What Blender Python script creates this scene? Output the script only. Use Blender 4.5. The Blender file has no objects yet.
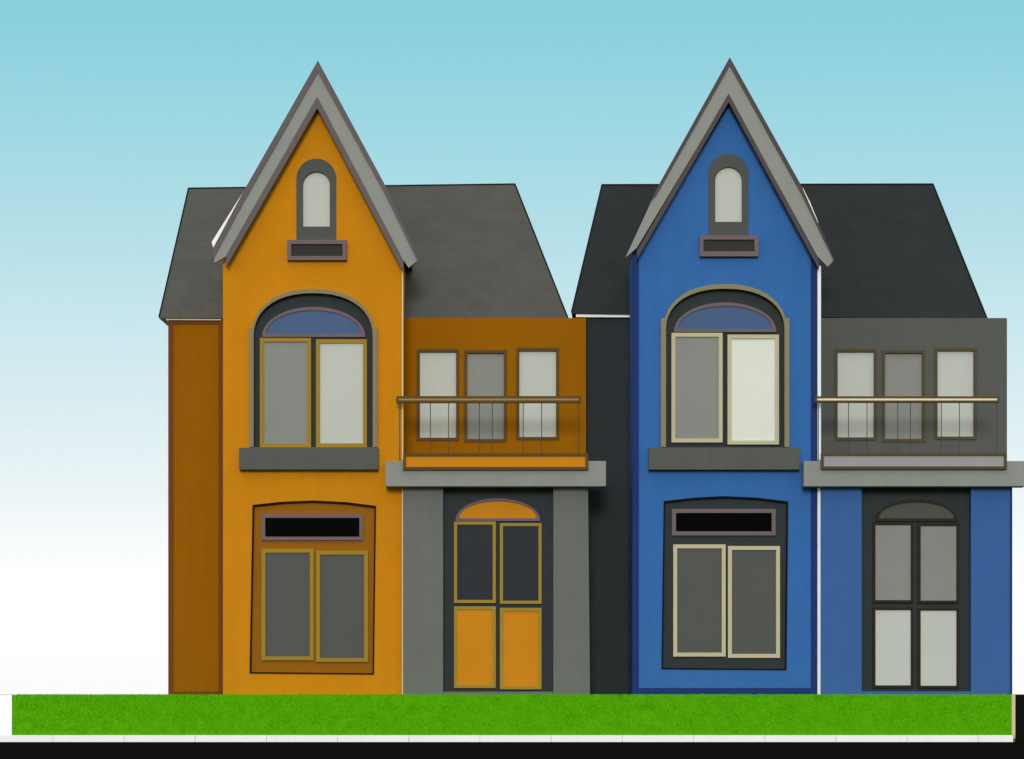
import bpy, bmesh, math, random
from mathutils import Vector
random.seed(7)
scene = bpy.context.scene
COL = scene.collection

# ------------------------------------------------------------------ scale
S = 75.0            # drawing units of the elevation per metre at the bay fronts
D = 40.0            # distance from the camera to the bay fronts
CX, CY = 512.0, 694.0   # where the camera's level line of sight meets the elevation

def W(px, py, Y=0.0):
    """point of the elevation (px, py) standing at depth Y -> world metres"""
    k = (D + Y) / D
    return Vector(((px - CX) / S * k, Y, (CY - py) / S * k))

def lin(h):
    h = h.lstrip('#')
    out = []
    for i in (0, 2, 4):
        c = int(h[i:i+2], 16) / 255
        out.append(c / 12.92 if c <= 0.04045 else ((c + 0.055) / 1.055) ** 2.4)
    return out

# ------------------------------------------------------------------ materials
ALB = 1.0
def material(name, hexcol, rough=0.85, vary=0.05, vscale=2.5, bump=0.12, bscale=90.0, spec=0.15, stain=0.0, mode='stucco', gain=1.0):
    m = bpy.data.materials.new(name)
    m.use_nodes = True
    nt = m.node_tree
    N, L = nt.nodes, nt.links
    b = N['Principled BSDF']
    b.inputs['Roughness'].default_value = rough
    b.inputs['Specular IOR Level'].default_value = spec
    col = [min(0.85, c * ALB * gain) for c in lin(hexcol)]
    tc = N.new('ShaderNodeTexCoord')
    src = tc.outputs['Object']
    rgb = N.new('ShaderNodeRGB'); rgb.outputs[0].default_value = (*col, 1)
    n1 = N.new('ShaderNodeTexNoise'); n1.inputs['Scale'].default_value = vscale
    n1.inputs['Detail'].default_value = 6; n1.inputs['Roughness'].default_value = 0.62
    mr = N.new('ShaderNodeMapRange')
    mr.inputs['From Min'].default_value = 0.3; mr.inputs['From Max'].default_value = 0.7
    mr.inputs['To Min'].default_value = 1 - vary; mr.inputs['To Max'].default_value = 1 + vary
    mul = N.new('ShaderNodeVectorMath'); mul.operation = 'SCALE'
    L.new(src, n1.inputs['Vector']); L.new(n1.outputs['Fac'], mr.inputs['Value'])
    L.new(rgb.outputs[0], mul.inputs[0]); L.new(mr.outputs[0], mul.inputs['Scale'])
    out = mul.outputs[0]
    n2 = N.new('ShaderNodeTexNoise'); n2.inputs['Scale'].default_value = bscale
    n2.inputs['Detail'].default_value = 3
    L.new(src, n2.inputs['Vector'])
    height = n2.outputs['Fac']
    if mode == 'slate':
        sep = N.new('ShaderNodeSeparateXYZ'); com = N.new('ShaderNodeCombineXYZ')
        L.new(src, sep.inputs[0])
        ad = N.new('ShaderNodeMath'); ad.operation = 'ADD'
        L.new(sep.outputs['X'], ad.inputs[0]); L.new(sep.outputs['Y'], ad.inputs[1])
        L.new(ad.outputs[0], com.inputs['X']); L.new(sep.outputs['Z'], com.inputs['Y'])
        br = N.new('ShaderNodeTexBrick')
        br.inputs['Scale'].default_value = 1.0
        br.inputs['Brick Width'].default_value = 0.26
        br.inputs['Row Height'].default_value = 0.15
        br.inputs['Mortar Size'].default_value = 0.005
        br.inputs['Mortar Smooth'].default_value = 0.3
        br.inputs['Color1'].default_value = (1.05, 1.05, 1.05, 1)
        br.inputs['Color2'].default_value = (0.95, 0.95, 0.95, 1)
        br.inputs['Mortar'].default_value = (0.86, 0.86, 0.86, 1)
        L.new(com.outputs[0], br.inputs['Vector'])
        mm = N.new('ShaderNodeVectorMath'); mm.operation = 'MULTIPLY'
        L.new(out, mm.inputs[0]); L.new(br.outputs['Color'], mm.inputs[1])
        out = mm.outputs[0]
    if stain > 0:      # faint rain streaks, long in z
        mp = N.new('ShaderNodeMapping'); mp.inputs['Scale'].default_value = (9, 9, 0.45)
        L.new(src, mp.inputs[0])
        n3 = N.new('ShaderNodeTexNoise'); n3.inputs['Scale'].default_value = 1.0; n3.inputs['Detail'].default_value = 5
        L.new(mp.outputs[0], n3.inputs['Vector'])
        m3 = N.new('ShaderNodeMapRange')
        m3.inputs['From Min'].default_value = 0.35; m3.inputs['From Max'].default_value = 0.7
        m3.inputs['To Min'].default_value = 1.0 + stain * 0.4; m3.inputs['To Max'].default_value = 1.0 - stain
        L.new(n3.outputs['Fac'], m3.inputs['Value'])
        m4 = N.new('ShaderNodeVectorMath'); m4.operation = 'SCALE'
        L.new(out, m4.inputs[0]); L.new(m3.outputs[0], m4.inputs['Scale'])
        out = m4.outputs[0]
    L.new(out, b.inputs['Base Color'])
    bp = N.new('ShaderNodeBump'); bp.inputs['Strength'].default_value = bump
    bp.inputs['Distance'].default_value = 0.01
    L.new(height, bp.inputs['Height']); L.new(bp.outputs[0], b.inputs['Normal'])
    return m

def paint(n, h, **k): return material(n, h, rough=0.6, vary=0.03, bump=0.05, bscale=40, spec=0.07, **k)
def glass(n, h, **k): return material(n, h, rough=0.35, vary=0.03, vscale=1.3, bump=0.01, bscale=3, spec=0.03, **k)
def stucco(n, h, **k): return material(n, h, rough=0.9, vary=0.035, bump=0.22, bscale=85, spec=0.08, stain=0.035, **k)
def slate(n, h, **k): return material(n, h, rough=0.75, vary=0.06, bump=0.15, bscale=60, spec=0.12, mode='slate', **k)

# ------------------------------------------------------------------ mesh helpers
def finish(name, bm, mat, parent=None, bevel=0.0, smooth=False):
    bmesh.ops.recalc_face_normals(bm, faces=bm.faces)
    me = bpy.data.meshes.new(name)
    bm.to_mesh(me); bm.free()
    o = bpy.data.objects.new(name, me)
    me.materials.append(mat)
    COL.objects.link(o)
    if parent is not None:
        o.parent = parent
        base = parent
        off = Vector((0, 0, 0))
        while base is not None:
            off += base.location; base = base.parent
        me.transform(__import__('mathutils').Matrix.Translation(-off))
    if smooth:
        for p in me.polygons: p.use_smooth = True
    if bevel:
        mod = o.modifiers.new('bevel', 'BEVEL'); mod.width = bevel; mod.segments = 2
        mod.limit_method = 'ANGLE'; mod.angle_limit = math.radians(40)
    return o

def prism_into(bm, pts, Y0, Y1, Yref=None):
    """solid whose front outline is pts (elevation units) at depth Y0, running back to Y1"""
    fr = [W(x, y, Y0 if Yref is None else Yref) for x, y in pts]
    a = [bm.verts.new((p.x, Y0, p.z)) for p in fr]
    b = [bm.verts.new((p.x, Y1, p.z)) for p in fr]
    n = len(a)
    bm.faces.new(a); bm.faces.new(b[::-1])
    for i in range(n):
        bm.faces.new((a[i], b[i], b[(i+1) % n], a[(i+1) % n]))

def ring_into(bm, outer, inner, Y0, Y1, closed=True):
    o0 = [W(x, y, Y0) for x, y in outer]; i0 = [W(x, y, Y0) for x, y in inner]
    A = [bm.verts.new((p.x, Y0, p.z)) for p in o0]; B = [bm.verts.new((p.x, Y0, p.z)) for p in i0]
    C = [bm.verts.new((p.x, Y1, p.z)) for p in o0]; E = [bm.verts.new((p.x, Y1, p.z)) for p in i0]
    n = len(A); R = range(n if closed else n - 1)
    for i in R:
        j = (i + 1) % n
        bm.faces.new((A[i], A[j], B[j], B[i])); bm.faces.new((C[i], E[i], E[j], C[j]))
        bm.faces.new((A[i], C[i], C[j], A[j])); bm.faces.new((B[i], B[j], E[j], E[i]))
    if not closed:
        for i in (0, n - 1): bm.faces.new((A[i], B[i], E[i], C[i]))

def rect(x0, y0, x1, y1): return [(x0, y0), (x1, y0), (x1, y1), (x0, y1)]
def inset(r, t):
    (x0, y0), _, (x1, y1), _ = r
    return rect(x0 + t, y0 + t, x1 - t, y1 - t)

def prism(name, pts, Y0, Y1, mat, parent=None, bevel=0.0):
    bm = bmesh.new(); prism_into(bm, pts, Y0, Y1)
    return finish(name, bm, mat, parent, bevel)
def ring(name, outer, inner, Y0, Y1, mat, parent=None, closed=True):
    bm = bmesh.new(); ring_into(bm, outer, inner, Y0, Y1, closed)
    return finish(name, bm, mat, parent)

def arch(x0, x1, top, spring, bottom, n=22, p=2.0):
    """outline: straight legs, (super)elliptic head; starts bottom left"""
    cx, rx, ry = (x0 + x1) / 2, (x1 - x0) / 2, spring - top
    pts = [(x0, bottom)]
    for i in range(n + 1):
        a = math.pi * (1 - i / n)
        c, s = math.cos(a), math.sin(a)
        pts.append((cx + rx * math.copysign(abs(c) ** (2 / p), c), spring - ry * abs(s) ** (2 / p)))
    pts.append((x1, bottom))
    return pts
def half_ellipse(x0, x1, top, base, n=22):
    return arch(x0, x1, top, base - 0.8, base, n)

def tube_into(bm, a, b, r, seg=8):
    a, b = Vector(a), Vector(b)
    d = (b - a).normalized()
    u = d.cross(Vector((0, 1, 0)) if abs(d.y) < 0.9 else Vector((1, 0, 0))).normalized(); v = d.cross(u)
    rings = []
    for c in (a, b):
        rings.append([bm.verts.new(c + (u * math.cos(2*math.pi*i/seg) + v * math.sin(2*math.pi*i/seg)) * r) for i in range(seg)])
    for i in range(seg):
        j = (i + 1) % seg
        bm.faces.new((rings[0][i], rings[0][j], rings[1][j], rings[1][i]))
    bm.faces.new(rings[0][::-1]); bm.faces.new(rings[1])
def tube(name, a, b, r, mat, parent):
    bm = bmesh.new(); tube_into(bm, a, b, r)
    o = finish(name, bm, mat, parent)
    return o

def carve(o, outlines, Y0, depth):
    """cut real recesses into a wall"""
    bm = bmesh.new()
    for pts in outlines: prism_into(bm, pts, Y0 - 0.3, Y0 + depth, Yref=Y0)
    bmesh.ops.recalc_face_normals(bm, faces=bm.faces)
    me = bpy.data.meshes.new('cut'); bm.to_mesh(me); bm.free()
    c = bpy.data.objects.new('cut', me); COL.objects.link(c)
    base, off = o.parent, Vector((0, 0, 0))
    while base is not None: off += base.location; base = base.parent
    c.location = off * 0
    md = o.modifiers.new('cut', 'BOOLEAN'); md.object = c; md.operation = 'DIFFERENCE'; md.solver = 'EXACT'
    bpy.context.view_layer.update()
    dg = bpy.context.evaluated_depsgraph_get()
    nm = bpy.data.meshes.new_from_object(o.evaluated_get(dg))
    o.modifiers.remove(md)
    old = o.data; o.data = nm; nm.name = old.name
    bpy.data.objects.remove(c); bpy.data.meshes.remove(me)

def house_root(name, px, label):
    o = bpy.data.objects.new(name, None); COL.objects.link(o)
    o.location = W(px, CY, 1.0); o.empty_display_size = 0.5
    o['label'] = label; o['category'] = 'house'
    return o

# ------------------------------------------------------------------ house
def build_house(C):
    M = C['mat']
    root = house_root(C['name'], C['root_px'], C['label'])
    bpy.context.view_layer.update()

    # ---- gabled bay
    x0, x1 = C['bay']
    g = C['gable']
    bay = prism('bay_wall', [(x0, 697), (x0, g['shoulder'][0]), g['apex_wall'], (x1, g['shoulder'][1]), (x1, 697)], 0.0, 3.6, M['bay'], root)
    gw, uw, lw = C['gable_window'], C['upper_window'], C['lower_window']
    gsur = arch(gw['sur'][0], gw['sur'][2], gw['sur'][1], gw['sur'][1] + (gw['sur'][2]-gw['sur'][0]) / 2, gw['sur'][3])
    du = uw['dark']
    usur = arch(du[0], du[2], du[1], uw['spring'], du[3], p=2.25)
    lp = lw['panel']
    carve(bay, [gsur, usur, lp], 0.0, 0.16)
    if C.get('navy'):
        n = C['navy']
        t = 6.2
        bm = bmesh.new()
        prism_into(bm, [(x0 + 0.01, 693.8), (x0 + 0.01, g['shoulder'][0] - 4), (x0 + t, g['shoulder'][0] - 10), (x0 + t, 687.6), (x0 + t, 693.8)], -0.02, 0.05)
        finish('corner_board', bm, M['navy'], root)
        prism('corner_board', [(x1 - t, 693.8), (x1 - t, g['shoulder'][1] - 14), (x1 - 0.01, g['shoulder'][1] - 4), (x1 - 0.01, 693.8)], -0.02, 0.05, M['navy'], root)
        prism('plinth', [(x0 + t, 693.8), (x0 + t, 688), (x1 - t, 688), (x1 - t, 693.8)], -0.018, 0.05, M['navy'], root)
        ax, ay = g['apex_in']
        prism('gable_trim', [(x0 + 1, g['shoulder'][0] - 4), (ax, ay + 2), (ax, ay + 13), (x0 + 5.5, g['shoulder'][0] - 1)], -0.012, 0.05, M['navy'], root)
    # ---- gable roof behind the bargeboards
    ao, lo, ro = g['outer_apex'], g['outer_left'], g['outer_right']
    bm = bmesh.new()
    for e in (lo, ro):
        ax, ay = ao
        dx, dy = e[0] - ax, e[1] - ay
        q = 0.90
        e2 = (ax + dx * q, ay + dy * q)
        prism_into(bm, [(ax, ay + 3), (e2[0], e2[1] + 3), (e2[0], e2[1] + 15), (ax, ay + 15)], -0.12, 4.2)
    finish('gable_roof', bm, M['roof'], root)
    # ---- bargeboards: grey board with darker edge strips
    bb = prism('bargeboard', g['board'], -0.17, -0.10, M['board'], root)
    def strip(a, b, c, t):   # a-b-c polyline band, t thick downwards (vertical units)
        return [a, b, c, (c[0], c[1] + t), (b[0], b[1] + t), (a[0], a[1] + t)]
    ot, it = g['outer_t'], g['inner_t']
    prism('edge_strip', [(x, y) for x, y, t in g['outer']] + [(x, y + t) for x, y, t in reversed(g['outer'])], -0.19, -0.155, M['edge'], bb)
    il, ia, ir = g['in_left'], g['apex_in'], g['in_right']
    prism('edge_strip', strip(il, ia, ir, it), -0.19, -0.095, M['edge'], bb)

    prism('flashing', g['flash'], -0.13, -0.09, M['white'], bb)
    # ---- gable window
    w = prism('gable_window', gsur, 0.06, 0.15, M['surround'], root)
    pn = gw['pane']
    pout = arch(pn[0], pn[2], pn[1], pn[1] + (pn[2]-pn[0]) / 2, pn[3])
    ring('surround', gsur, arch(pn[0], pn[2], pn[1], pn[1] + (pn[2]-pn[0]) / 2, pn[3]), -0.015, 0.058, M['surround'], w, closed=False)
    prism('surround', [(gw['sur'][0], pn[3]), (gw['sur'][2], pn[3]), (gw['sur'][2], gw['sur'][3]), (gw['sur'][0], gw['sur'][3])], -0.013, 0.056, M['surround'], w)
    prism('pane', arch(pn[0] + .2, pn[2] - .2, pn[1] + .2, pn[1] + (pn[2]-pn[0]) / 2, pn[3]), 0.035, 0.0585, M['pane_light'], w)
    lo_, li_ = gw['ledge'], gw['ledge_in']
    ld = ring('ledge', rect(*lo_), rect(*li_), -0.09, 0.03, M['mauve'], w)
    prism('ledge_panel', rect(*li_), -0.055, 0.025, M['dark_ledge'], w)

    # ---- arched bay window
    w = prism('arched_window', usur, 0.07, 0.15, M['dark'], root)
    mo = uw['mould']
    t = uw['mould_t']
    # moulding as a continuous hood round the opening
    ring('hood_moulding', arch(mo[0] + 2.3, mo[2] - 2.3, mo[1], uw['spring'] + 1, uw['leg_top'], p=2.25),
         arch(du[0], du[2], du[1], uw['spring'], uw['leg_top'], p=2.25), -0.05, 0.02, M['mould'], w, closed=False)
    for a, b in ((mo[0], du[0]), (du[2], mo[2])):
        prism('leg_moulding', rect(a, uw['leg_top'] - 2, b, uw['bottom']), -0.056, 0.02, M['mould'], w)
    fl = uw['fan']
    fo = half_ellipse(*fl); fi = half_ellipse(fl[0] + 4.2, fl[1] - 4.2, fl[2] + 3.4, fl[3] - 3.0)
    f = ring('fanlight', fo, fi, 0.03, 0.069, M['mauve'], w)
    prism('fanlight_pane', fi, 0.05, 0.068, M['fan_glass'], w)
    for r, pm in ((uw['left'], uw['pl']), (uw['right'], uw['pr'])):
        R = rect(*r)
        ring('sash', R, inset(R, uw['st']), 0.02, 0.068, M['sash'], w)
        prism('pane', inset(R, uw['st']), 0.045, 0.067, M[pm], w)
    prism('sill', rect(*uw['sill']), -0.13, 0.03, M['sill'], w, bevel=0.008)

    # ---- lower bay window
    w = prism('casement_window', lp, 0.05, 0.15, M['panel'], root)
    cxp = sum(p[0] for p in lp) / len(lp); cyp = sum(p[1] for p in lp) / len(lp)
    grow = [(x + math.copysign(1.0, x - cxp), y + math.copysign(1.0, y - cyp)) for x, y in lp]
    shr = [(x - math.copysign(0.5, x - cxp), y - math.copysign(0.5, y - cyp)) for x, y in lp]
    ring('trim', grow, shr, -0.012, 0.049, M['black_trim'], w)
    V = rect(*lw['vent'])
    ring('transom', V, inset(V, lw['vt']), 0.01, 0.048, M['mauve'], w)
    prism('transom_pane', inset(V, lw['vt']), 0.032, 0.047, M['black'], w)
    for r in (lw['left'], lw['right']):
        R = rect(*r)
        ring('sash', R, inset(R, uw['st']), 0.008, 0.048, M['sash'], w)
        prism('pane', inset(R, uw['st']), 0.03, 0.047, M['pane_dark'], w)

    # ---- side wing
    s = C['side']
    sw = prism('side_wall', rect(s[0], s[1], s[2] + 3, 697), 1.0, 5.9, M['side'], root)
    if 'side_trim' in M:
        bm = bmesh.new()
        Yt = 0.98
        prism_into(bm, rect(s[0] - .3, s[1], s[0] + 4.5, 693.9), Yt, 1.05)
        prism_into(bm, rect(s[2] - 4.0, s[1], s[2] + 0.8, 693.9), Yt, 1.05)
        prism_into(bm, rect(s[0] + 4.5, s[1] + .4, s[2] - 4.0, s[1] + 4.5), Yt + .001, 1.05)
        prism_into(bm, rect(s[0] + 4.5, 691.5, s[2] - 4.0, 693.9), Yt + .001, 1.05)
        finish('corner_board', bm, M['side_trim'], sw)
    # ---- balcony wing
    bw = C['wing']
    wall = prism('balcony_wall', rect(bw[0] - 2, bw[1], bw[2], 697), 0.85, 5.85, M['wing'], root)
    carve(wall, [rect(*b[0]) for b in C['balcony_windows']], 0.85, 0.12)
    for r, pm in C['balcony_windows']:
        R = rect(*r)
        w = ring('balcony_window', R, inset(R, 2.9), 0.83, 0.96, M['bal_frame'], root)
        prism('pane', inset(R, 2.9), 0.885, 0.955, M[pm], w)
    # ---- main roof, hipped with a flat top
    r = C['roof']
    Ye, Yt_, Yb, Yz = 0.9, 2.25, 4.6, 5.95
    bl, br, tr, tl = (W(*r['bl'], Ye), W(*r['br'], Ye), W(*r['tr'], Yt_), W(*r['tl'], Yt_))
    def back(p, y): return Vector((p.x, y, p.z))
    bm = bmesh.new()
    sx = W(C['side'][0], 0, 1.0).x
    top = [bl, br, back(br, Yz), Vector((sx + 0.02, Yz, bl.z))]
    up = [tl, tr, back(tr, Yb), back(tl, Yb)]
    th = Vector((0, 0, -0.015))
    a = [bm.verts.new(p) for p in top]; b = [bm.verts.new(p) for p in up]; c = [bm.verts.new(p + th) for p in top]
    for i in range(4):
        j = (i + 1) % 4
        bm.faces.new((a[i], a[j], b[j], b[i])); bm.faces.new((c[i], c[j], a[j], a[i]))
    bm.faces.new(b); bm.faces.new(c[::-1])
    rf = finish('main_roof', bm, M['roof'], root)
    bm = bmesh.new()
    rr = 0.010
    up3 = Vector((0, -0.004, 0.004))
    tube_into(bm, tl + up3, tr + up3, rr); tube_into(bm, tl + up3, bl + up3, rr); tube_into(bm, tr + up3, br + up3, rr)
    finish('ridge_cap', bm, M['ridge'], rf)
    # ---- white eave soffit over the side wing
    e = C['eave']
    prism('eave_board', e, 0.93, 1.3, M[C.get('pipe_mat', 'white')], root)

    # ---- porch
    p = C['porch']
    Yp = -0.10
    for q in (p['pier_left'], p['pier_right']):
        prism('porch_pier', q, Yp, 0.84, M['pier'], root)
    if 'navy' in C:
        prism('corner_board', rect(1010.2, 486.5, 1012.3, 693.8), Yp - 0.012, 0.0, M['navy'], root)
    dr = p['dark']
    ds = prism('door', rect(dr[0] - 0.5, dr[1] - 6, dr[2] + 0.5, dr[3] + .5), 0.06, 0.2, M['dark'], root)
    prism('door_step', rect(dr[0] + .2, dr[3], dr[2] - .2, 697), -0.09, 0.3, M['pier'], root)
    fo = half_ellipse(*p['fan']); ft = p['fan_t']
    fi = half_ellipse(p['fan'][0] + ft * 1.3, p['fan'][1] - ft * 1.3, p['fan'][2] + ft, p['fan'][3] - ft)
    ring('fanlight', fo, fi, 0.02, 0.059, M['fan_frame'], ds)
    prism('fanlight_pane', fi, 0.038, 0.058, M['fan_fill'], ds)
    for r_, pm in p['panels']:
        R = rect(*r_)
        nm = 'pane' if pm in ('dark_pane', 'pane_mid', 'pane_light') else 'door_panel'
        ring('door_frame', R, inset(R, p['pt']), 0.018, 0.059, M['door_frame'], ds)
        prism(nm, inset(R, p['pt']), 0.036, 0.058, M[pm], ds)
    # dark meeting rails between the leaves
    mx = (p['panels'][0][0][2] + p['panels'][1][0][0]) / 2
    # ---- canopy, balcony front, handrail
    c_ = C['canopy']
    bm = bmesh.new()
    prism_into(bm, rect(*c_), -0.30, -0.012)
    cl, cr = W(bw[0], 0, 0.0).x + 0.06, W(min(bw[2], c_[2] - 8), 0, 0.0).x
    zt, zb = W(0, c_[1], -0.3).z - 0.002, W(0, c_[3], -0.3).z + 0.003
    vs = [bm.verts.new(v) for v in ((cl, -0.012, zb), (cr, -0.012, zb), (cr, 0.84, zb), (cl, 0.84, zb), (cl, -0.012, zt), (cr, -0.012, zt), (cr, 0.84, zt), (cl, 0.84, zt))]
    for f in ((0, 1, 2, 3), (4, 5, 6, 7), (0, 1, 5, 4), (1, 2, 6, 5), (2, 3, 7, 6), (3, 0, 4, 7)): bm.faces.new([vs[i] for i in f])
    can = finish('canopy', bm, M['canopy'], root, bevel=0.006)
    b_ = C['front']
    R = rect(*b_)
    fr = ring('balcony_front', R, inset(R, 2.9), -0.36, -0.302, M['bal_frame'], root)
    prism('front_panel', inset(R, 2.9), -0.34, -0.303, M['front'], fr)
    # railing
    rl = C['rail']
    rail = bpy.data.objects.new('railing', None)
    bm = bmesh.new()
    Yr = -0.24
    prism_into(bm, rect(*rl), Yr - 0.03, Yr + 0.03)
    rail = finish('handrail', bm, M['bal_frame'], root, bevel=0.006)
    ym = (rl[1] + rl[3]) / 2
    prism('rail_inlay', rect(rl[0] + 2.4, ym - 0.95, rl[2] - 2.4, ym + 0.95), Yr - 0.036, Yr - 0.02, M['inlay'], rail)
    for x in C['balusters']:
        top_, bot = W(x, rl[3] - 0.5, Yr), W(x, c_[1] + 0.5, Yr)
        tube('baluster', bot, top_, 0.0055, M['baluster'], rail)
    # ---- downpipe in the corner
    d = C['pipe']
    bm = bmesh.new()
    tube_into(bm, W(d['x'], 695, -0.035), W(d['x'], c_[3] + 0.5, -0.035), d['r'] / S)
    tube_into(bm, W(d['x'], c_[1] - 0.5, -0.035), W(d['x'], d['top'], -0.035), d['r'] / S)
    finish('downpipe', bm, M[C.get('pipe_mat', 'white')], root)
    return root

# ------------------------------------------------------------------ the two houses
shared = dict(
    pane_light=glass('pale_curtain_glass', '#babdb6', gain=0.95), pane_mid=glass('grey_glass', '#888a85', gain=0.9), pane_dark=glass('smoky_glass', '#555753', gain=0.86),
    pane_white=glass('white_blind_glass', '#d3d7cf'), dark=paint('charcoal_paint', '#2e3436'), black=material('black_glass', '#000000', rough=0.35, vary=0.0, bump=0.01, bscale=3, spec=0.008),
    fan_glass=glass('blue_glass', '#486088', gain=0.85), mauve=paint('mauve_grey_paint', '#6b5c5e'), dark_ledge=paint('dark_ledge_paint', '#32302f'),
    surround=paint('grey_surround', '#4c4e4b'), sill=stucco('grey_sill', '#555753'), board=paint('grey_bargeboard', '#888a85'),
    canopy=stucco('grey_canopy', '#888a85'), white=paint('white_paint', '#f4f4f2'), black_trim=paint('black_trim', '#0c0a08'),
    baluster=paint('rail_iron', '#4a4a44'), ridge=paint('ridge_lead', '#1d1f1f'))

O = dict(shared, inlay_pale=paint('cream_pipe', '#d9cda6'))
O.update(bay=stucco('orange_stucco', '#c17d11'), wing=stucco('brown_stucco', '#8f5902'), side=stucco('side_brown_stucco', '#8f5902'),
    side_trim=paint('russet_trim', '#6b3a1c'), roof=slate('grey_slate', '#555753', gain=0.85), edge=paint('mauve_edge', '#61575a'),
    mould=paint('olive_moulding', '#7f775d'), sash=paint('ochre_sash', '#957825'), panel=paint('brown_panel', '#8f5902'),
    bal_frame=paint('umber_frame', '#57431f'), inlay=paint('tan_inlay', '#96794a'), front=paint('orange_panel', '#c17d11'),
    pier=stucco('grey_pier', '#676966'), fan_frame=paint('mauve_fan_frame', '#6b5a60'), fan_fill=paint('orange_fan', '#c17d11'),
    door_frame=paint('ochre_door_frame', '#957c2c'), dark_pane=glass('dark_door_glass', '#2b3338', gain=0.8), orange_panel=paint('orange_door', '#c17d11'))
build_house(dict(
    name='orange_house', root_px=375, mat=O,
    label='orange house with brown wings, grey roof and orange front door',
    bay=(223.0, 402.0),
    gable=dict(shoulder=(262, 258), apex_wall=(317.3, 88), outer_apex=(317.9, 60.5), outer_left=(212.5, 250), outer_right=(418.7, 259.7),
               board=[(213.2, 248.5), (243.5, 192.5), (317.9, 62), (385.3, 186.4), (418.5, 259.7), (408.6, 267.6), (401.5, 257.5), (317.2, 98), (225.5, 256.5), (214.5, 263)],
               outer_t=11.5, inner_t=11.5, flash=[(211.6, 242.0), (242.8, 192.6), (248, 192.2), (214.5, 252)], outer=[(212.8, 248.5, 11), (243.3, 191.6, 11), (317.9, 60.5, 11.5), (385.5, 185.8, 9), (418.7, 259.6, 4)], apex_in=(317.2, 96.5), in_left=(226.0, 255.5), in_right=(403.5, 260.5)),
    gable_window=dict(sur=(296.4, 158.6, 336.2, 240), pane=(302.8, 171.5, 330.0, 226.5), ledge=(287.2, 239.8, 346.6, 260), ledge_in=(291.2, 244, 342.5, 256)),
    upper_window=dict(dark=(253.5, 293, 372.7, 447.5), spring=337, mould=(249.0, 288.8, 377.4), mould_t=4, leg_top=330, bottom=447,
        fan=(262, 365.2, 306.8, 337), left=(259.8, 337.9, 311, 447.2), right=(316, 339.2, 366.9, 447.2), pl='pane_mid', pr='pane_light', st=3.9,
        sill=(239, 447.6, 378.2, 469.7)),
    lower_window=dict(panel=[(250.5, 672.5), (253.5, 505.8), (283, 502.6), (313.7, 501.4), (345, 503), (375, 506.8), (373, 673.7)],
        vent=(261.5, 514.2, 363, 540.3), vt=3.6, left=(261.5, 548.8, 313.7, 660.3), right=(316, 550.7, 368, 662)),
    side=(168.5, 319.5, 222.5), wing=(402, 318, 586),
    balcony_windows=[((416.8, 348.8, 459, 440.6), 'pane_light'), ((464.2, 350, 506.8, 441.9), 'pane_mid'), ((516.3, 347.8, 559, 439.8), 'pane_light')],
    roof=dict(bl=(159, 317.2), br=(568, 318.5), tr=(515, 184.3), tl=(188.5, 188.5)),
    eave=[(166, 317.6), (221, 317.9), (221, 320.2), (166, 319.9)],
    porch=dict(pier_left=[(403, 486.2), (443, 486.2), (443, 697), (403, 697)], pier_right=[(553.4, 486.2), (588, 486.2), (590, 697), (553.4, 697)],
        dark=(443, 487, 553.4, 691.6), fan=(455.5, 540.2, 498.3, 521), fan_t=2.8, pt=3.1,
        panels=[((454, 521.5, 495.8, 603), 'dark_pane'), ((499.9, 523, 541.6, 603.8), 'dark_pane'), ((454, 606.4, 495.8, 688), 'orange_panel'), ((499.9, 607.8, 541.6, 689.3), 'orange_panel')]),
    canopy=(385.5, 461, 606, 486.3), front=(403, 453.2, 588.3, 469.7), rail=(396.2, 396, 581, 403),
    balusters=(399.6, 430.4, 448.6, 479.4, 492.3, 523.2, 541.6, 578.5), pipe=dict(x=402.6, r=0.7, top=264), pipe_mat='inlay_pale'))

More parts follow.
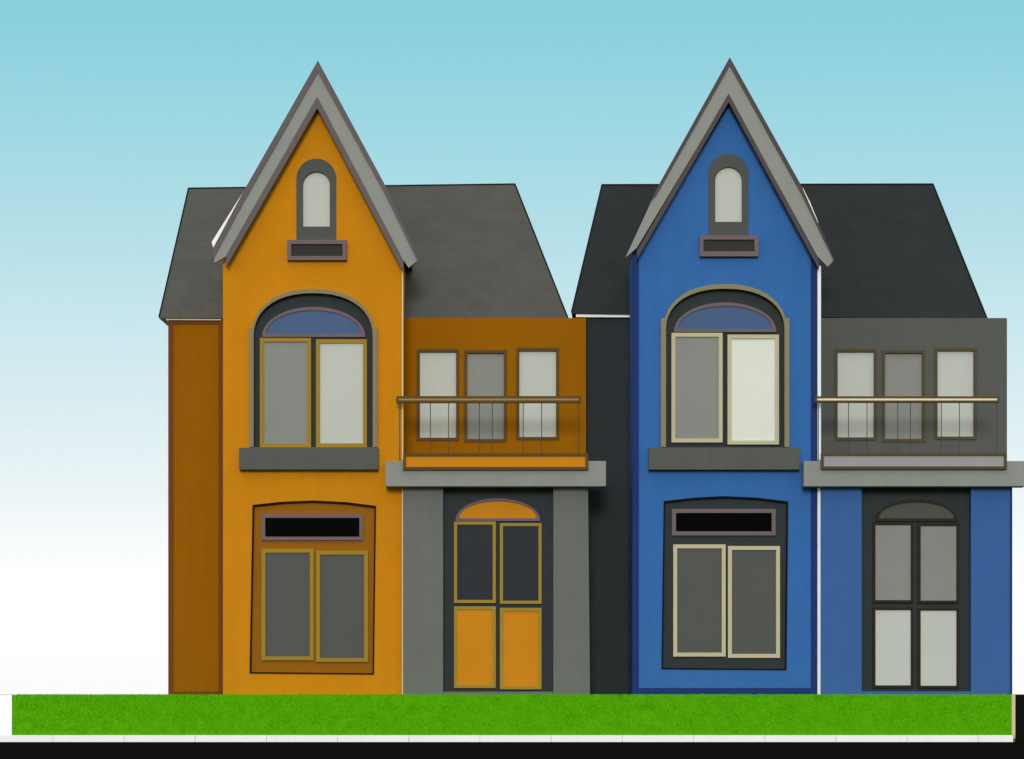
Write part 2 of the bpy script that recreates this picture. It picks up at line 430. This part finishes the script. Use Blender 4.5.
B = dict(shared)
B.update(bay=stucco('blue_stucco', '#3465a4'), wing=stucco('grey_stucco', '#555753'), side=stucco('charcoal_stucco', '#2e3436'),
    navy=paint('navy_trim', '#1d336f', gain=0.85), roof=slate('charcoal_slate', '#2e3436', gain=0.72), edge=paint('dark_edge', '#4d4546'),
    mould=paint('khaki_moulding', '#827b5e'), sash=paint('cream_sash', '#b6ae8e'), panel=paint('charcoal_panel', '#2e3436'),
    bal_frame=paint('olive_brown_frame', '#4e4630'), inlay=paint('cream_inlay', '#ded0a4'), front=paint('grey_front_panel', '#959295'),
    pier=stucco('blue_pier', '#395e96'), fan_frame=paint('umber_fan_frame', '#2f2719'), fan_fill=glass('grey_fan', '#555753', gain=0.8),
    door_frame=paint('umber_door_frame', '#2b2316'))
build_house(dict(
    name='blue_house', root_px=800, mat=B, navy=True,
    label='blue house with charcoal roof, grey balcony wing and glazed front door',
    bay=(632.5, 817.3),
    gable=dict(shoulder=(255, 258), apex_wall=(729, 84), outer_apex=(729.8, 57.2), outer_left=(625.6, 257), outer_right=(834.4, 259.7),
               board=[(625.5, 257.5), (656.6, 190), (729.8, 59), (801.7, 187.4), (834.2, 259.7), (827.8, 266.7), (817.5, 256.5), (728.8, 95), (637, 247.5)],
               outer_t=8.2, inner_t=8.6, flash=[(798, 188), (803.0, 188), (810.0, 202), (818.4, 222.5), (812, 222)], outer=[(650.5, 201, 0.6), (656.4, 189, 6), (729.8, 57.2, 8.2), (801.9, 186.6, 8), (834.4, 259.6, 2)], apex_in=(728.7, 93.5), in_left=(637.0, 250.5), in_right=(819, 260.5)),
    gable_window=dict(sur=(708.6, 153.8, 748.4, 236), pane=(715, 166.8, 742, 221.8), ledge=(699.7, 235.4, 758.5, 256.2), ledge_in=(703.5, 239.5, 754.5, 251.3)),
    upper_window=dict(dark=(666, 288.6, 784.6, 447.5), spring=330, mould=(660.9, 284, 789.4), mould_t=4, leg_top=320, bottom=447,
        fan=(674, 776.3, 302.4, 332), left=(671.5, 332.8, 722.6, 442.4), right=(727.6, 334.6, 779, 444.4), pl='pane_mid', pr='pane_white', st=3.9,
        sill=(648.5, 447.6, 800, 469.7)),
    lower_window=dict(panel=[(662.4, 668.3), (664.7, 502), (694, 498.6), (724.7, 497), (757, 498.6), (787.3, 502.3), (785.6, 669.3)],
        vent=(672, 508.9, 775.7, 535.4), vt=4.0, left=(673.3, 544.4, 725.7, 656.5), right=(728, 546, 780, 657.8)),
    side=(586.5, 317, 630), wing=(819.5, 318, 1007),
    balcony_windows=[((834.8, 348.7, 877, 440.2), 'pane_light'), ((882.2, 350, 925.2, 441.8), 'pane_mid'), ((934.7, 347.7, 976.8, 439.4), 'pane_light')],
    roof=dict(bl=(571.5, 312.5), br=(987, 318.5), tr=(933, 184.3), tl=(602, 185)),
    eave=[(576, 312.9), (633.5, 313.8), (633.5, 317.3), (576, 317.0)],
    porch=dict(pier_left=[(821, 486.2), (861.6, 486.2), (861.6, 697), (821, 697)], pier_right=[(971, 486.2), (1012, 486.2), (1012, 697), (971, 697)],
        dark=(861.6, 487, 971, 691.4), fan=(875.4, 957.9, 499.2, 521.3), fan_t=3.0, pt=2.7,
        panels=[((872.8, 522.2, 913.5, 602.8), 'pane_mid'), ((918, 523.2, 959.2, 603.2), 'pane_mid'), ((872.8, 607.3, 913.5, 688), 'pane_light'), ((918, 607.8, 959.2, 688.4), 'pane_light')]),
    canopy=(803.8, 461, 1026, 486.3), front=(821, 452.8, 1007, 469.2), rail=(815, 396.2, 999.5, 402.7),
    balusters=(818.5, 848.5, 867, 897.8, 910.4, 941.3, 959.4, 997), pipe=dict(x=819.2, r=1.9, top=266)))

# ------------------------------------------------------------------ setting
def structure(o, kind='structure'):
    o['kind'] = kind; return o
Y1, Y2 = -0.75, -1.30                 # top and foot of the lawn bank
zT, zF = W(0, 695.0, Y1).z, W(0, 735.0, Y2).z
zR = W(0, 742.0, Y2 - 0.14).z        # road level
def sheet(name, prof, xa, xb, mat, thick=0.05, fan=False):
    bm = bmesh.new()
    def fx(x, y):      # the plot's side lines draw in slightly towards the kerb
        return x * (D + y) / (D + Y1) if fan and y < 0 else x
    rows = [[bm.verts.new((fx(x, y), y, z)) for x in (xa, xb)] for y, z in prof]
    low = [[bm.verts.new((fx(x, y), y, z - thick)) for x in (xa, xb)] for y, z in prof]
    for i in range(len(prof) - 1):
        bm.faces.new((rows[i][0], rows[i][1], rows[i+1][1], rows[i+1][0]))
        bm.faces.new((low[i][0], low[i+1][0], low[i+1][1], low[i][1]))
        bm.faces.new((rows[i][0], rows[i+1][0], low[i+1][0], low[i][0]))
        bm.faces.new((rows[i][1], low[i][1], low[i+1][1], rows[i+1][1]))
    for i in (0, -1): bm.faces.new((rows[i][0], low[i][0], low[i][1], rows[i][1]))
    return structure(finish(name, bm, mat))
meadow = material('meadow_grass', '#4e7a1e', rough=0.95, vary=0.25, vscale=3, bump=0.5, bscale=60)
lawnm = material('lawn_turf', '#4e9a06', rough=0.95, vary=0.10, vscale=5, bump=0.4, bscale=70, spec=0.03)
conc = material('pale_concrete', '#f0f0ee', rough=0.9, vary=0.04, bump=0.2, bscale=60)
asph = material('black_asphalt', '#121213', rough=0.95, vary=0.2, vscale=30, bump=0.4, bscale=220, spec=0.0)
stone = material('beige_stone', '#b9ad84', rough=0.9, vary=0.08, bump=0.3, bscale=50)

ys = [(700, zT - 0.06), (9, zT - 0.06), (Y1, zT - 0.06), (Y2, zF - 0.06), (Y2 - 0.1, zR - 0.06), (-900, zR - 0.06)]
sheet('ground', ys, -900, 900, meadow, 0.3)
xl, xr = W(12, 0, Y1).x, W(1011.5, 0, Y1).x
bank = [(8.5, zT), (Y1 - 0.0, zT), (Y2, zF)]
sheet('lawn', bank, xl, xr, lawnm, 0.055, True)
sheet('edging', [(8.5, zT + .012), (Y1 - 0.01, zT + .012), (Y2 - .004, zF + .012)], xr + 0.002, xr + 0.05, stone, 0.06, True)
sheet('driveway', [(70, zT - .006), (Y1, zT - .006), (Y2, zF - .006)], xl - 3.4 - 30, xl - 0.003, conc, 0.05, True)
sheet('side_road', [(60, zT - .006), (Y1, zT - .006), (Y2, zF - .006), (Y2 - .2, zR + .004)], xr + 0.055, xr + 5.5, asph, 0.05, True)
# kerb along the foot of the bank, dropped flat at nothing: one run of blocks
bm = bmesh.new()
x = xl - 14.0
xe = W(1011.5, 0, Y2).x
while x < xe - 0.05:
    x2 = min(x + 0.915, xe)
    za, zb = zF - 0.002, zR - 0.08
    v = [bm.verts.new(p) for p in ((x + .0015, Y2 - .14, zb), (x2 - .0015, Y2 - .14, zb), (x2 - .0015, Y2 - .003, zb), (x + .0015, Y2 - .003, zb),
                                   (x + .0015, Y2 - .14, za), (x2 - .0015, Y2 - .14, za), (x2 - .0015, Y2 - .003, za), (x + .0015, Y2 - .003, za))]
    for f in ((0, 1, 2, 3), (4, 5, 6, 7), (0, 1, 5, 4), (1, 2, 6, 5), (2, 3, 7, 6), (3, 0, 4, 7)): bm.faces.new([v[i] for i in f])
    x = x2
structure(finish('kerb', bm, conc, bevel=0.004))
sheet('road', [(Y2 - 0.12, zR), (-13, zR)], -700, 700, asph, 0.03)
# short turf on the bank
bm = bmesh.new()
n_ = Vector((0, -(zT - zF), (Y1 - Y2))).normalized()
for i in range(46000):
    t = random.random() * 1.12 - 0.12
    x = random.uniform(xl + .01, xr - .01)
    if t < 0: y, z, nn = Y1 - t * 4, zT, Vector((0, 0, 1))
    else: y, z, nn = Y1 + (Y2 - Y1) * t, zT + (zF - zT) * t, n_
    if y < Y1: x *= (D + y) / (D + Y1)
    h = random.uniform(0.012, 0.03) * (0.6 if t > .97 or t < 0 else 1)
    w = random.uniform(0.004, 0.008)
    a = random.uniform(0, 2 * math.pi)
    side = Vector((math.cos(a), math.sin(a) * .6, 0)) * w
    tip = (nn * 0.55 + Vector((random.uniform(-.5, .5), random.uniform(-.35, .2), 0.55))).normalized() * h
    p = Vector((x, y, z))
    bm.faces.new([bm.verts.new(p - side), bm.verts.new(p + side), bm.verts.new(p + tip)])
me = bpy.data.meshes.new('grass'); bm.to_mesh(me); bm.free()
me.materials.append(material('grass_blades', '#4e9a06', rough=0.8, vary=0.22, vscale=6, bump=0.0, spec=0.05, gain=1.2))
go = bpy.data.objects.new('grass', me); COL.objects.link(go)
go['kind'] = 'stuff'; go['label'] = 'short green grass growing on the lawn bank before both houses'; go['category'] = 'grass'

# ------------------------------------------------------------------ sky and light
EXPO = 0.15
SUN_EL, SUN_AZ = 13.0, -2.0          # behind the camera, a little to its left
world = bpy.data.worlds.new('World'); scene.world = world
world.use_nodes = True
nt = world.node_tree; N, L = nt.nodes, nt.links
for n in list(N): N.remove(n)
out = N.new('ShaderNodeOutputWorld')
sky = N.new('ShaderNodeTexSky'); sky.sky_type = 'NISHITA'; sky.sun_disc = False
sky.sun_elevation = math.radians(SUN_EL); sky.sun_rotation = math.radians(180 - SUN_AZ)
sky.altitude = 0; sky.air_density = 1.0; sky.dust_density = 0.6; sky.ozone_density = 2.0
bg1 = N.new('ShaderNodeBackground'); bg1.inputs['Strength'].default_value = 0.05
L.new(sky.outputs[0], bg1.inputs['Color'])
tc = N.new('ShaderNodeTexCoord'); sp = N.new('ShaderNodeSeparateXYZ')
L.new(tc.outputs['Generated'], sp.inputs[0])
mu = N.new('ShaderNodeMath'); mu.operation = 'MULTIPLY'; mu.inputs[1].default_value = 1.0
L.new(sp.outputs['Z'], mu.inputs[0])
ramp = N.new('ShaderNodeValToRGB'); ramp.color_ramp.interpolation = 'LINEAR'
L.new(mu.outputs[0], ramp.inputs[0])
SKY = [(590, (255, 255, 255)), (495, (238, 247, 250)), (415, (221, 240, 245)), (315, (199, 232, 240)), (215, (178, 222, 234)), (115, (156, 216, 228)), (10, (137, 206, 221))]
CORR = {590: (.342,.371,.275), 495: (.305,.386,.347), 415: (.262,.361,.371), 315: (.22,.323,.376), 215: (.184,.287,.366), 115: (.159,.254,.342), 10: (.138,.227,.323)}   # y -> nishita share already added
els = ramp.color_ramp.elements
while len(els) > 1: els.remove(els[0])
first = True
for y, c in SKY:
    t = (694 - y) / S / D
    f = t / math.sqrt(1 + t * t)
    col = lin('%02x%02x%02x' % c)
    sub = CORR.get(y, (0, 0, 0))
    col = [c_ * 1.025 / 2 ** EXPO for c_ in col]
    col = [max(0, a - b) for a, b in zip(col, sub)]
    if y == 590: col = [1.06 / 2 ** EXPO - b for b in sub]
    e = els[0] if first else els.new(f)
    e.position = f; e.color = (*col, 1); first = False
for f, c in ((0.0, (0.66, 0.66, 0.75)), (0.30, (0.30, 0.42, 0.44)), (0.45, (0.75, 0.70, 0.60)), (1.0, (0.95, 0.88, 0.75))):
    e = els.new(f); e.color = (*c, 1)
bg2 = N.new('ShaderNodeBackground'); bg2.inputs['Strength'].default_value = 1.0
L.new(ramp.outputs[0], bg2.inputs['Color'])
add = N.new('ShaderNodeAddShader')
L.new(bg1.outputs[0], add.inputs[0]); L.new(bg2.outputs[0], add.inputs[1]); L.new(add.outputs[0], out.inputs['Surface'])

sd = bpy.data.lights.new('sun', 'SUN'); sd.energy = 1.5; sd.angle = math.radians(12); sd.color = (1.0, 0.96, 0.97)
so = bpy.data.objects.new('sun', sd); COL.objects.link(so)
el, az = math.radians(SUN_EL), math.radians(SUN_AZ)
to_sun = Vector((math.sin(az) * math.cos(el), -math.cos(az) * math.cos(el), math.sin(el)))
so.rotation_euler = to_sun.to_track_quat('Z', 'Y').to_euler(); so.location = to_sun * 60

# ------------------------------------------------------------------ camera
cd = bpy.data.cameras.new('camera'); cam = bpy.data.objects.new('camera', cd); COL.objects.link(cam)
cam.location = (0, -D, 0); cam.rotation_euler = (math.radians(90), 0, 0)
cd.sensor_fit = 'HORIZONTAL'; cd.sensor_width = 36
cd.lens = 36 * D / (1024 / S)
cd.shift_x = 0; cd.shift_y = (CY - 759 / 2) / 1024
cd.clip_start = 0.1; cd.clip_end = 5000
scene.camera = cam
scene.view_settings.view_transform = 'Standard'; scene.view_settings.look = 'None'
scene.view_settings.exposure = EXPO; scene.view_settings.gamma = 1.0
scene.view_settings.use_curve_mapping = False
